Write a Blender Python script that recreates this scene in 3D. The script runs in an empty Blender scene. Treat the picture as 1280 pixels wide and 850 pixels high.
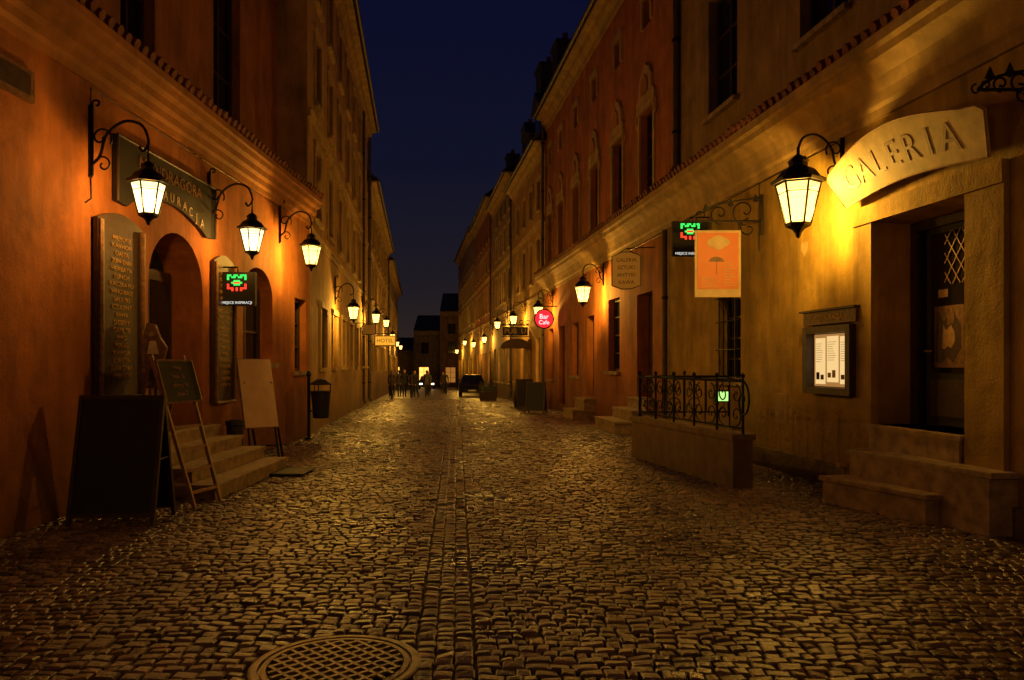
import bpy, math, random
import numpy as np
from mathutils import Vector, Matrix
random.seed(7); rng=np.random.default_rng(5)
scene=bpy.context.scene
COL=scene.collection

# ------------------------------------------------------------ materials
MATS={}
def nodes_of(name):
    m=bpy.data.materials.new(name); m.use_nodes=True
    nt=m.node_tree; b=nt.nodes['Principled BSDF']
    return m,nt,b
def mk(name,col,rough=.6,metal=0.,var=.25,scale=6.,bump=.15,bscale=40.,stain=0.,spec=.5):
    m,nt,b=nodes_of(name); N=nt.nodes.new; L=nt.links.new
    geo=N('ShaderNodeNewGeometry')
    n1=N('ShaderNodeTexNoise'); n1.inputs['Scale'].default_value=scale; n1.inputs['Detail'].default_value=6
    L(geo.outputs['Position'],n1.inputs['Vector'])
    r=N('ShaderNodeMapRange'); r.inputs[1].default_value=.3; r.inputs[2].default_value=.7
    r.inputs[3].default_value=1-var; r.inputs[4].default_value=1+var*.6
    L(n1.outputs['Fac'],r.inputs[0])
    mul=N('ShaderNodeVectorMath'); mul.operation='SCALE'
    mul.inputs[0].default_value=col[:3]; L(r.outputs[0],mul.inputs['Scale'])
    out=mul.outputs[0]
    if stain>0:
        mp=N('ShaderNodeMapping'); mp.inputs['Scale'].default_value=(1.6,1.6,.28)
        L(geo.outputs['Position'],mp.inputs['Vector'])
        n3=N('ShaderNodeTexNoise'); n3.inputs['Scale'].default_value=1.7; n3.inputs['Detail'].default_value=8; n3.inputs['Roughness'].default_value=.68
        L(mp.outputs[0],n3.inputs['Vector'])
        r3=N('ShaderNodeMapRange'); r3.inputs[1].default_value=.38; r3.inputs[2].default_value=.72
        r3.inputs[3].default_value=1.12; r3.inputs[4].default_value=1-stain
        L(n3.outputs['Fac'],r3.inputs[0])
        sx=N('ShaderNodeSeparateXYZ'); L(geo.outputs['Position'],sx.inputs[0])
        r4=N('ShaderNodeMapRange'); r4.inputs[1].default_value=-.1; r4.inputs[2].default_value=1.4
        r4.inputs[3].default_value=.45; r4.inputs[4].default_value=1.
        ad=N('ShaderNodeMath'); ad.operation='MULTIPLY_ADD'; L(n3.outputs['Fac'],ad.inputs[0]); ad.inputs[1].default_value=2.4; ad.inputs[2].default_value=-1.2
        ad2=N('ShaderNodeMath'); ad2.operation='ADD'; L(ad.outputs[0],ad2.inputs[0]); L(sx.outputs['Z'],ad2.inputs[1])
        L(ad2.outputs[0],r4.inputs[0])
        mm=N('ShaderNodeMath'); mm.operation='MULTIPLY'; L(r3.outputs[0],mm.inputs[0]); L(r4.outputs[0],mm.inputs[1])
        # blotchy repaint patches
        n5=N('ShaderNodeTexNoise'); n5.inputs['Scale'].default_value=.8; n5.inputs['Detail'].default_value=10; n5.inputs['Roughness'].default_value=.75
        L(geo.outputs['Position'],n5.inputs['Vector'])
        r5=N('ShaderNodeMapRange'); r5.inputs[1].default_value=.50; r5.inputs[2].default_value=.54; r5.inputs[3].default_value=1.; r5.inputs[4].default_value=.86; L(n5.outputs['Fac'],r5.inputs[0])
        mm2=N('ShaderNodeMath'); mm2.operation='MULTIPLY'; L(mm.outputs[0],mm2.inputs[0]); L(r5.outputs[0],mm2.inputs[1])
        m2=N('ShaderNodeVectorMath'); m2.operation='SCALE'; L(out,m2.inputs[0]); L(mm2.outputs[0],m2.inputs['Scale']); out=m2.outputs[0]
    L(out,b.inputs['Base Color'])
    b.inputs['Roughness'].default_value=rough; b.inputs['Metallic'].default_value=metal
    b.inputs['Specular IOR Level'].default_value=spec
    if bump>0:
        n2=N('ShaderNodeTexNoise'); n2.inputs['Scale'].default_value=bscale; n2.inputs['Detail'].default_value=5
        L(geo.outputs['Position'],n2.inputs['Vector'])
        bp=N('ShaderNodeBump'); bp.inputs['Strength'].default_value=bump; bp.inputs['Distance'].default_value=.02
        h=n2.outputs['Fac']
        if stain>0:
            n4=N('ShaderNodeTexNoise'); n4.inputs['Scale'].default_value=4; n4.inputs['Detail'].default_value=4
            L(geo.outputs['Position'],n4.inputs['Vector'])
            a=N('ShaderNodeMath'); a.operation='MULTIPLY_ADD'; L(n4.outputs['Fac'],a.inputs[0]); a.inputs[1].default_value=3.5; L(h,a.inputs[2]); h=a.outputs[0]
        L(h,bp.inputs['Height']); L(bp.outputs[0],b.inputs['Normal'])
    MATS[name]=m; return m
def emis(name,col,st,transp=0.):
    m,nt,b=nodes_of(name); nt.nodes.remove(b)
    e=nt.nodes.new('ShaderNodeEmission'); e.inputs[0].default_value=(*col,1); e.inputs[1].default_value=st
    out=nt.nodes['Material Output']
    if transp:
        t=nt.nodes.new('ShaderNodeBsdfTransparent'); t.inputs[0].default_value=(transp,)*3+(1,)
        a=nt.nodes.new('ShaderNodeAddShader'); nt.links.new(e.outputs[0],a.inputs[0]); nt.links.new(t.outputs[0],a.inputs[1])
        nt.links.new(a.outputs[0],out.inputs[0])
    else: nt.links.new(e.outputs[0],out.inputs[0])
    MATS[name]=m; return m
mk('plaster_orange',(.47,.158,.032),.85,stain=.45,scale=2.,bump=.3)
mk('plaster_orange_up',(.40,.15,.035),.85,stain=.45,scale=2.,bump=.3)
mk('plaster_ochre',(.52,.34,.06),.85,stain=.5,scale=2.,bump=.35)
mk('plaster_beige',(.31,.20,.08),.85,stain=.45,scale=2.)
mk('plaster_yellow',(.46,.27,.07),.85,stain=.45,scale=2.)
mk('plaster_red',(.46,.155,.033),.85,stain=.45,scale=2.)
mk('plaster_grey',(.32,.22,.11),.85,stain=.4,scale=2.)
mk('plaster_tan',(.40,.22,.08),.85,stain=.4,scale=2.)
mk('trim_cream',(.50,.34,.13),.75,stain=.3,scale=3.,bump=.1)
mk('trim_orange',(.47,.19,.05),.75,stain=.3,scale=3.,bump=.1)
mk('iron',(.012,.011,.010),.45,.6,bump=.1)
mk('roof_tile',(.22,.07,.035),.8,var=.5,scale=9)
mk('roof_dark',(.035,.028,.026),.8,var=.4)
mk('wood_dark',(.05,.025,.014),.5,var=.4,scale=14)
mk('wood_brown',(.20,.10,.045),.5,var=.5,scale=20)
mk('wood_pale',(.42,.25,.12),.55,var=.3,scale=20)
mk('board_black',(.012,.011,.011),.6,bump=.05)
mk('glass_dark',(.010,.010,.012),.08,var=.1,bump=0)
mk('stone_step',(.34,.24,.13),.7,var=.45,scale=7,bump=.4,bscale=60)
mk('stone_parapet',(.36,.25,.12),.8,stain=.45,scale=5,bump=.35,bscale=30)
mk('manhole_iron',(.17,.115,.07),.38,.5,var=.4,scale=12,bump=.3,bscale=70)
mk('paper_white',(.75,.70,.58),.6,var=.08,bump=0)
mk('paper_cream',(.70,.55,.32),.6,var=.15,bump=0)
mk('gold_text',(.45,.27,.07),.45,.3,var=.2,bump=0)
mk('sign_cream',(.58,.43,.18),.6,var=.3,scale=5,bump=.1)
mk('sign_letter',(.26,.13,.02),.5,var=.2,bump=0)
mk('poster_orange',(.75,.22,.06),.5,var=.05,bump=0)
mk('panel_white',(.70,.48,.28),.5,var=.1,bump=0)
mk('rubber_black',(.015,.015,.015),.5,bump=.05)
mk('car_paint',(.015,.014,.016),.25,.3,var=.05,bump=0)
mk('skin',(.5,.3,.22),.6,var=.05,bump=0); mk('hair',(.03,.018,.01),.7,bump=0)
mk('coat_dark',(.03,.03,.04),.8,bump=0); mk('coat_brown',(.09,.05,.03),.8,bump=0); mk('coat_grey',(.12,.11,.11),.8,bump=0)
mk('trousers',(.02,.022,.035),.8,bump=0); mk('canvas',(.10,.06,.04),.8,bump=.05)
mk('leaf',(.05,.08,.03),.6,var=.5,scale=30)
mk('pipe_metal',(.10,.075,.05),.5,.4,var=.3,scale=5)
mk('dirt',(.035,.024,.016),.9,scale=20)
emis('lamp_pane',(1.,.56,.12),2.9,.75)
emis('lamp_pane_pale',(1.,.78,.34),1.9,.75)
emis('headlight',(1.,.85,.5),9.)
emis('neon_green',(.05,.9,.12),1.3); emis('neon_red',(1.,.05,.02),1.5); emis('neon_white',(.9,.9,.8),.9)
emis('red_sign',(1.,.02,.03),1.5); emis('pink',(1.,.6,.6),2.)
emis('case_light',(1.,.66,.27),.95); emis('case_light_dim',(1.,.45,.12),.4); emis('window_glow',(1.,.45,.08),2.2); emis('window_dim',(1.,.38,.06),.35); emis('amber_sign',(1.,.42,.03),1.)
emis('cellar_green',(.5,1.,.25),1.2)
m,nt,b=nodes_of('sign_canvas'); b.inputs['Base Color'].default_value=(.7,.55,.3,1); b.inputs['Roughness'].default_value=.7
t=nt.nodes.new('ShaderNodeBsdfTranslucent'); t.inputs[0].default_value=(.85,.68,.4,1); mx=nt.nodes.new('ShaderNodeMixShader'); mx.inputs[0].default_value=.65
nt.links.new(b.outputs[0],mx.inputs[1]); nt.links.new(t.outputs[0],mx.inputs[2]); nt.links.new(mx.outputs[0],nt.nodes['Material Output'].inputs[0]); MATS['sign_canvas']=m

m,nt,b=nodes_of('cobble'); N=nt.nodes.new; L=nt.links.new
at=N('ShaderNodeAttribute'); at.attribute_name='rnd'
cr=N('ShaderNodeValToRGB'); e=cr.color_ramp.elements
e[0].color=(.070,.044,.026,1); e[1].color=(.25,.16,.088,1); e.new(.5).color=(.145,.092,.052,1)
L(at.outputs['Fac'],cr.inputs[0])
geo=N('ShaderNodeNewGeometry')
nz=N('ShaderNodeTexNoise'); nz.inputs['Scale'].default_value=.9; nz.inputs['Detail'].default_value=8; nz.inputs['Roughness'].default_value=.65; L(geo.outputs['Position'],nz.inputs['Vector'])
mr=N('ShaderNodeMapRange'); mr.inputs[1].default_value=.32; mr.inputs[2].default_value=.68; mr.inputs[3].default_value=.5; mr.inputs[4].default_value=1.3; L(nz.outputs['Fac'],mr.inputs[0])
vs=N('ShaderNodeVectorMath'); vs.operation='SCALE'; L(cr.outputs[0],vs.inputs[0]); L(mr.outputs[0],vs.inputs['Scale'])
L(vs.outputs[0],b.inputs['Base Color'])
nb=N('ShaderNodeTexNoise'); nb.inputs['Scale'].default_value=55; nb.inputs['Detail'].default_value=5; L(geo.outputs['Position'],nb.inputs['Vector'])
rr=N('ShaderNodeMapRange'); rr.inputs[1].default_value=.3; rr.inputs[2].default_value=.7; rr.inputs[3].default_value=.20; rr.inputs[4].default_value=.52; L(nz.outputs['Fac'],rr.inputs[0]); L(rr.outputs[0],b.inputs['Roughness'])
b.inputs['Specular IOR Level'].default_value=.75
bp=N('ShaderNodeBump'); bp.inputs['Strength'].default_value=.7; bp.inputs['Distance'].default_value=.009; L(nb.outputs['Fac'],bp.inputs['Height']); L(bp.outputs[0],b.inputs['Normal'])
MATS['cobble']=m
m,nt,b=nodes_of('cobble_far'); N=nt.nodes.new; L=nt.links.new
geo=N('ShaderNodeNewGeometry'); br=N('ShaderNodeTexBrick'); br.inputs['Scale'].default_value=4.
br.inputs['Color1'].default_value=(.17,.115,.065,1); br.inputs['Color2'].default_value=(.10,.066,.04,1); br.inputs['Mortar'].default_value=(.03,.022,.018,1)
br.inputs['Mortar Size'].default_value=.03
L(geo.outputs['Position'],br.inputs['Vector']); L(br.outputs['Color'],b.inputs['Base Color'])
bp=N('ShaderNodeBump'); bp.inputs['Strength'].default_value=.6; bp.inputs['Distance'].default_value=.02; bp.invert=True
L(br.outputs['Fac'],bp.inputs['Height']); L(bp.outputs[0],b.inputs['Normal']); b.inputs['Roughness'].default_value=.38
MATS['cobble_far']=m

# ------------------------------------------------------------ mesh builder
class MB:
    def __init__(s): s.v=[]; s.f=[]; s.mi=[]; s.mats=[]; s.M=Matrix.Identity(4)
    def mat(s,n):
        if n not in s.mats: s.mats.append(n)
        return s.mats.index(n)
    def add(s,vs,fs,mat):
        o=len(s.v); k=s.mat(mat)
        for p in vs: s.v.append(tuple(s.M@Vector(p)))
        for f in fs: s.f.append([i+o for i in f]); s.mi.append(k)
    def hexa(s,p,mat):
        s.add(p,[(0,3,2,1),(4,5,6,7),(0,1,5,4),(1,2,6,5),(2,3,7,6),(3,0,4,7)],mat)
    def box(s,a,b,mat):
        x0,y0,z0=a; x1,y1,z1=b
        s.hexa([(x0,y0,z0),(x1,y0,z0),(x1,y1,z0),(x0,y1,z0),(x0,y0,z1),(x1,y0,z1),(x1,y1,z1),(x0,y1,z1)],mat)
    def tube(s,pts,r,mat,n=6,r2=None):
        pts=[Vector(p) for p in pts]; K=len(pts)
        if r2 is None: r2=r
        t=(pts[1]-pts[0]).normalized(); u=t.orthogonal().normalized(); vs=[]; fs=[]
        for i,p in enumerate(pts):
            if i==0: tt=(pts[1]-p)
            elif i==K-1: tt=(p-pts[i-1])
            else: tt=pts[i+1]-pts[i-1]
            tt.normalize(); u=(u-tt*u.dot(tt)).normalized(); w=tt.cross(u)
            rad=r+(r2-r)*i/(K-1)
            for k in range(n):
                a=2*math.pi*k/n; vs.append(p+u*math.cos(a)*rad+w*math.sin(a)*rad)
        for i in range(K-1):
            for k in range(n):
                k2=(k+1)%n; fs.append((i*n+k,i*n+k2,(i+1)*n+k2,(i+1)*n+k))
        fs.append(tuple(range(n-1,-1,-1))); fs.append(tuple((K-1)*n+k for k in range(n)))
        s.add(vs,fs,mat)
    def lathe(s,prof,c,mat,n=12,ph=0.):
        vs=[];fs=[];K=len(prof)
        for r,z in prof:
            for k in range(n):
                a=2*math.pi*k/n+ph; vs.append((c[0]+r*math.cos(a),c[1]+r*math.sin(a),c[2]+z))
        for i in range(K-1):
            for k in range(n):
                k2=(k+1)%n; fs.append((i*n+k,i*n+k2,(i+1)*n+k2,(i+1)*n+k))
        fs.append(tuple(range(n-1,-1,-1))); fs.append(tuple((K-1)*n+k for k in range(n)))
        s.add(vs,fs,mat)
    def prism(s,poly,O,R,U,depth,mat):
        O=Vector(O);R=Vector(R);U=Vector(U);Nn=R.cross(U).normalized()*depth; n=len(poly)
        a=[O+R*x+U*y for x,y in poly]; bb=[p+Nn for p in a]
        fs=[tuple(range(n-1,-1,-1)),tuple(range(n,2*n))]+[(i,(i+1)%n,(i+1)%n+n,i+n) for i in range(n)]
        s.add(a+bb,fs,mat)
    def obj(s,name,parent=None,smooth=False,loc=None):
        me=bpy.data.meshes.new(name)
        if loc is None:
            if parent is None and s.v:
                a=np.array(s.v); loc=((a[:,0].min()+a[:,0].max())/2,(a[:,1].min()+a[:,1].max())/2,a[:,2].min())
            else: loc=(0,0,0)
        loc=Vector(loc)
        me.from_pydata([tuple(Vector(p)-loc) for p in s.v],[],s.f)
        for n in s.mats: me.materials.append(MATS[n])
        me.polygons.foreach_set('material_index',s.mi)
        if smooth: me.polygons.foreach_set('use_smooth',[True]*len(s.f))
        me.update()
        o=bpy.data.objects.new(name,me); o.location=loc; COL.objects.link(o)
        if parent: setparent(o,parent)
        return o
def setparent(o,p):
    o.parent=p; o.matrix_parent_inverse=Matrix.Translation(-Vector(p.location))
def empty(name,loc):
    o=bpy.data.objects.new(name,None); o.location=loc; o.empty_display_size=.3; COL.objects.link(o); return o
def text(body,O,R,U,size,mat,parent,name='lettering',ext=.004,align='CENTER',sx=1.):
    c=bpy.data.curves.new(name,'FONT'); c.body=body; c.size=size; c.align_x=align; c.align_y='CENTER'; c.extrude=ext; c.resolution_u=3
    c.materials.append(MATS[mat]); o=bpy.data.objects.new(name,c); COL.objects.link(o)
    R=Vector(R).normalized(); U=Vector(U).normalized(); Nn=R.cross(U)
    Mx=Matrix((( R.x*sx,U.x,Nn.x,O[0]),(R.y*sx,U.y,Nn.y,O[1]),(R.z*sx,U.z,Nn.z,O[2]),(0,0,0,1)))
    o.parent=parent; o.matrix_parent_inverse=Matrix.Identity(4)
    o.matrix_local=Matrix.Translation(-Vector(parent.location))@Mx
    return o

def gz(y): return 0. if y<20 else (-.018*(y-20) if y<130 else -1.98)

# ------------------------------------------------------------ facade lines
class F:
    def __init__(s,a,b,side):
        s.a=a;s.b=b; n=Vector((-1,b,0)) if side=='R' else Vector((1,-b,0)); s.n=n.normalized()
        d=Vector((b,1,0)).normalized(); s.d=d; s.right=(-d if side=='R' else d); s.side=side
    def P(s,Y,z,o=0.): return Vector((s.a+s.b*Y+s.n.x*o, Y+s.n.y*o, z))
FR=F(5.6,-.13,'R'); FL1=F(-4.85,.0165,'L'); FL2=F(-2.45,-.12,'L')
def fbox(mb,f,ya,yb,za,zb,oa,ob,mat):
    P=f.P; mb.hexa([P(ya,za,oa),P(yb,za,oa),P(yb,za,ob),P(ya,za,ob),P(ya,zb,oa),P(yb,zb,oa),P(yb,zb,ob),P(ya,zb,ob)],mat)
def fprof(mb,f,ya,yb,prof,mat):
    n=len(prof); a=[f.P(ya,z,o) for o,z in prof]; b=[f.P(yb,z,o) for o,z in prof]
    mb.add(a+b,[tuple(range(n)),tuple(range(2*n-1,n-1,-1))]+[(i,i+n,(i+1)%n+n,(i+1)%n) for i in range(n)],mat)
def op(ya,yb,za,zb,kind='win',arch=0.,dp=.22,trim=None,nx=2,nz=3,sill=True,glass='glass_dark'):
    return dict(ya=ya,yb=yb,za=za,zb=zb,kind=kind,arch=arch,dp=dp,trim=trim,nx=nx,nz=nz,sill=sill,glass=glass)
def wall(mb,f,y0,y1,z0,z1,ops,o,mat):
    ys=sorted({y0,y1}|{q[k] for q in ops for k in('ya','yb')}); zs=sorted({z0,z1}|{q[k] for q in ops for k in('za','zb')})
    for i in range(len(ys)-1):
        for j in range(len(zs)-1):
            cy=(ys[i]+ys[i+1])/2; cz=(zs[j]+zs[j+1])/2
            if any(q['ya']<cy<q['yb'] and q['za']<cz<q['zb'] for q in ops): continue
            mb.add([f.P(ys[i],zs[j],o),f.P(ys[i+1],zs[j],o),f.P(ys[i+1],zs[j+1],o),f.P(ys[i],zs[j+1],o)],[(0,1,2,3)],mat)
    for q in ops:
        ya,yb,za,zb,dp=q['ya'],q['yb'],q['za'],q['zb'],q['dp']; zt=zb-q['arch']
        def quad(a,b_,c,d): mb.add([a,b_,c,d],[(0,1,2,3)],mat)
        P=f.P
        quad(P(ya,za,o),P(ya,zt,o),P(ya,zt,o-dp),P(ya,za,o-dp)); quad(P(yb,za,o),P(yb,zt,o),P(yb,zt,o-dp),P(yb,za,o-dp))
        quad(P(ya,za,o),P(yb,za,o),P(yb,za,o-dp),P(ya,za,o-dp))
        if q['arch']<=0: quad(P(ya,zb,o),P(yb,zb,o),P(yb,zb,o-dp),P(ya,zb,o-dp))
        else:
            n=14; mid=(ya+yb)/2; hf=(yb-ya)/2
            pts=[]
            for k in range(n+1):
                t=math.pi*k/n; pts.append((mid-hf*math.cos(t), zt+q['arch']*math.sin(t)))
            for k in range(n):
                (a,za_),(c,zc)=pts[k],pts[k+1]
                quad(P(a,za_,o),P(c,zc,o),P(c,zb,o),P(a,zb,o))
                quad(P(a,za_,o),P(c,zc,o),P(c,zc,o-dp),P(a,za_,o-dp))
def fill(mb,f,q,o):
    ya,yb,za,zb,dp=q['ya'],q['yb'],q['za'],q['zb'],q['dp']; w=.06; k=q['kind']; bk=o-dp
    if k=='win':
        fbox(mb,f,ya-.02,yb+.02,za-.02,zb+.02,bk-.03,bk+.002,q['glass'])
        fm='wood_dark'
        fbox(mb,f,ya,ya+w,za,zb,bk+.004,bk+.06,fm); fbox(mb,f,yb-w,yb,za,zb,bk+.004,bk+.06,fm)
        fbox(mb,f,ya+w,yb-w,za,za+w,bk+.004,bk+.058,fm); fbox(mb,f,ya+w,yb-w,zb-w,zb,bk+.004,bk+.058,fm)
        for i in range(1,q['nx']):
            y=ya+(yb-ya)*i/q['nx']; fbox(mb,f,y-.025,y+.025,za+w,zb-w,bk+.004,bk+.05,fm)
        for i in range(1,q['nz']):
            z=za+(zb-za)*i/q['nz']; fbox(mb,f,ya+w,yb-w,z-.018,z+.018,bk+.004,bk+.044,fm)
    elif k=='door':
        fbox(mb,f,ya-.02,yb+.02,za,zb+.02,bk-.05,bk+.002,'wood_dark')
        md=(ya+yb)/2
        for (a,c) in ((ya+.08,md-.05),(md+.05,yb-.08)):
            for (p,r_) in ((.06,.28),(.33,.62),(.67,.93)):
                fbox(mb,f,a,c,za+(zb-za)*p,za+(zb-za)*r_,bk+.004,bk+.03,'wood_dark')
    elif k=='dark':
        fbox(mb,f,ya-.02,yb+.02,za,zb+.02,bk-.05,bk+.002,'board_black')
    if q['sill'] and k=='win':
        fbox(mb,f,ya-.08,yb+.08,za-.09,za-.003,o-.05,o+.11,'trim_cream' if q['trim'] else 'stone_step')
    if q['trim']:
        t=q['trim']; tw=.13
        fbox(mb,f,ya-tw,ya-.003,za,zb+.003,o-.02,o+.045,t); fbox(mb,f,yb+.003,yb+tw,za,zb+.003,o-.02,o+.045,t)
        if q['arch']<=0: fbox(mb,f,ya-tw-.04,yb+tw+.04,zb+.006,zb+tw+.03,o-.02,o+.07,t)
def building(name,f,Y0,Y1,low,up,zs=5.3,top=12.,gops=(),uops=(),o_up=-.15,band=None,depth=9.,roof='roof_dark',trimm='trim_cream',zcap=None,ridge=3.,eave=.5):
    E=empty(name,f.P((Y0+Y1)/2,gz((Y0+Y1)/2),-1))
    w=MB(); wall(w,f,Y0,Y1,-2.5,zs,list(gops),0,low)
    wall(w,f,Y0,Y1,zs,top,list(uops),o_up,up)
    w.add([f.P(Y0,zs,0),f.P(Y1,zs,0),f.P(Y1,zs,o_up),f.P(Y0,zs,o_up)],[(0,1,2,3)],low)
    for Y in (Y0,Y1):
        w.add([f.P(Y,-2.5,0),f.P(Y,zs,0),f.P(Y,zs,-depth),f.P(Y,-2.5,-depth)],[(0,1,2,3)],low)
        w.add([f.P(Y,zs,o_up),f.P(Y,top,o_up),f.P(Y,top+ridge,-depth/2),f.P(Y,top,-depth),f.P(Y,zs,-depth)],[(0,1,2,3,4)],up)
    w.add([f.P(Y0,-2.5,-depth),f.P(Y1,-2.5,-depth),f.P(Y1,top,-depth),f.P(Y0,top,-depth)],[(0,1,2,3)],up)
    w.obj('walls',E)
    g=MB()
    for q in gops: fill(g,f,q,0)
    for q in uops: fill(g,f,q,o_up)
    if gops or uops: g.obj('windows_and_doors',E)
    r=MB(); oe=o_up+eave
    P=f.P; t=.12
    for (oa,za,ob,zb) in ((oe,top+.02,-depth/2,top+ridge+.1),(-depth-.3,top+.02,-depth/2,top+ridge+.1)):
        r.hexa([P(Y0+.01,za,oa),P(Y1-.01,za,oa),P(Y1-.01,zb,ob),P(Y0+.01,zb,ob),P(Y0+.01,za+t,oa),P(Y1-.01,za+t,oa),P(Y1-.01,zb+t,ob),P(Y0+.01,zb+t,ob)],roof)
    r.tube([P(Y0+.02,top+.03,oe+.04),P(Y1-.02,top+.03,oe+.04)],.07,'pipe_metal',8)
    r.obj('roof',E)
    c=MB()
    fprof(c,f,Y0+.005,Y1-.005,[(o_up-.01,top-.55),(o_up+.06,top-.55),(o_up+.08,top-.4),(o_up+.2,top-.25),(o_up+.24,top-.1),(oe-.06,top-.06),(oe-.05,top-.005),(o_up-.01,top-.005)],trimm)
    for z in (band or []):
        fbox(c,f,Y0+.005,Y1-.005,z,z+.14,o_up-.02,o_up+.07,trimm); fbox(c,f,Y0+.005,Y1-.005,z+.143,z+.2,o_up-.02,o_up+.11,trimm)
    c.obj('cornice',E)
    return E

def eave(E,f,Y0,Y1,prof,mat,zt,ot,orr,zr):
    c=MB(); fprof(c,f,Y0+.006,Y1-.006,prof,mat); c.obj('lower_cornice',E)
    r=MB()
    P=f.P
    r.hexa([P(Y0+.01,zt,ot),P(Y1-.01,zt,ot),P(Y1-.01,zr,orr),P(Y0+.01,zr,orr),P(Y0+.01,zt+.05,ot),P(Y1-.01,zt+.05,ot),P(Y1-.01,zr+.05,orr),P(Y0+.01,zr+.05,orr)],'roof_tile')
    y=Y0+.12
    while y<Y1-.1:
        j=random.uniform(-.014,.014)
        r.tube([P(y,zt+.045+j,ot+.05+j),P(y+j,zr+.06,orr)],.06,'roof_tile',8); y+=.19
    r.obj('tile_coping',E)
def cable(f,pts,E,r=.008):
    s=MB(); s.tube([f.P(y,z,.012) for y,z in pts],r,'iron',5); s.obj('cable',E)
# ---------------- RIGHT 1 : gallery building
gdoor=op(7.82,9.4,.88,3.3,'dark',dp=.95,sill=False)
gwin=op(13.24,14.2,1.32,2.8,'win',nx=3,nz=4)
R1=building('gallery_townhouse',FR,-6,17.,'plaster_ochre','plaster_beige',5.3,14.5,
  [op(0.5,1.7,1.2,2.9),op(3.6,4.8,1.2,2.9),gdoor,gwin],
  [op(13.95,15.3,6.4,8.7,trim=None),op(10.4,11.7,6.4,8.7),op(6.6,7.9,6.4,8.7),op(2.6,3.9,6.4,8.7),op(13.95,15.3,10.4,12.4),op(10.4,11.7,10.4,12.4)],o_up=-.25)
profR=[(-.01,4.52),(.05,4.52),(.06,4.62),(.10,4.66),(.12,4.78),(.18,4.92),(.28,5.02),(.35,5.05),(.36,5.14),(.42,5.17),(.42,5.29),(-.01,5.29)]
eave(R1,FR,-6,17.,profR,'trim_cream',5.295,.40,-.26,5.62)
d=MB()
fbox(d,FR,9.403,9.78,-.2,3.30,-.02,.06,'plaster_ochre'); fbox(d,FR,7.30,7.817,-.2,3.30,-.02,.06,'plaster_ochre'); fbox(d,FR,7.30,9.78,3.303,3.52,-.02,.08,'plaster_ochre')
fbox(d,FR,9.79,16.9,-.3,.28,-.02,.05,'stone_parapet'); fbox(d,FR,-5.9,7.29,-.3,.28,-.02,.05,'stone_parapet')
# small light plaster repair patch
d.prism([(0,-.1),(.1,.02),(.09,.1),(.03,.12),(0,.07),(-.05,.12),(-.1,.08),(-.09,0)],FR.P(11.1,3.22,.001),FR.right,(0,0,1),.003,'sign_cream')
# electric meter door
fbox(d,FR,11.6,11.95,.7,1.15,0,.02,'trim_cream')
d.obj('door_surround',R1)
cable(FR,[(10.1,4.45),(10.1,4.5),(14.,4.49),(16.7,4.5)],R1); cable(FR,[(12.5,4.5),(12.52,3.9),(12.5,3.4)],R1,.006)
d=MB(); bk=-.5; P=FR.P
fbox(d,FR,9.28,9.397,.885,3.29,bk-.05,bk+.05,'wood_dark'); fbox(d,FR,7.825,9.277,3.18,3.29,bk-.05,bk+.05,'wood_dark')
fbox(d,FR,7.84,9.13,.90,3.175,bk-.03,bk+.02,'board_black')
fbox(d,FR,8.45,9.05,1.0,1.42,bk+.022,bk+.04,'wood_dark'); fbox(d,FR,8.45,9.05,1.5,3.10,bk+.022,bk+.028,'glass_dark')
y_a,y_b=8.40,8.80
for i in range(-3,4):
    for s_ in (1,-1):
        ya=y_a+i*.15; yb=ya+.42; z0,z1=(2.5,3.1) if s_==1 else (3.1,2.5)
        t0=max(0,(y_a-ya)/(yb-ya)); t1=min(1,(y_b-ya)/(yb-ya))
        if t1-t0<.1: continue
        d.tube([P(ya+(yb-ya)*t0,z0+(z1-z0)*t0,bk+.04),P(ya+(yb-ya)*t1,z0+(z1-z0)*t1,bk+.04)],.007,'wood_pale',4)
fbox(d,FR,8.50,8.98,1.56,2.26,bk+.03,bk+.036,'wood_brown')
pp=[(.0,.05),(.1,.02),(.2,.1),(.3,.04),(.43,.2),(.42,.45),(.3,.62),(.14,.5),(.04,.66),(.02,.3)]
d.prism(pp,FR.P(8.97,1.58,bk+.0365),FR.right,(0,0,1),.002,'wood_dark'); d.prism([(x*.5+.12,y*.45+.18) for x,y in pp],FR.P(8.97,1.58,bk+.039),FR.right,(0,0,1),.002,'wood_pale'); d.prism([(x*.3+.2,y*.3+.45) for x,y in pp],FR.P(8.97,1.58,bk+.039),FR.right,(0,0,1),.002,'wood_brown')
fbox(d,FR,8.76,8.92,2.36,2.45,bk+.03,bk+.036,'wood_pale')
d.tube([P(9.09,1.75,bk+.02),P(9.09,1.75,bk+.08),P(8.97,1.75,bk+.08)],.012,'gold_text',6)
d.obj('door_leaf',R1)
d=MB()
for i in range(5):
    y=13.3+i*.2; d.tube([P(y,1.28,.03),P(y,2.85,.03)],.012,'iron',5)
for z in (1.35,1.85,2.35,2.78): d.tube([P(13.2,z,.035),P(14.24,z,.035)],.012,'iron',5)
d.obj('window_grille',R1)
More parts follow.
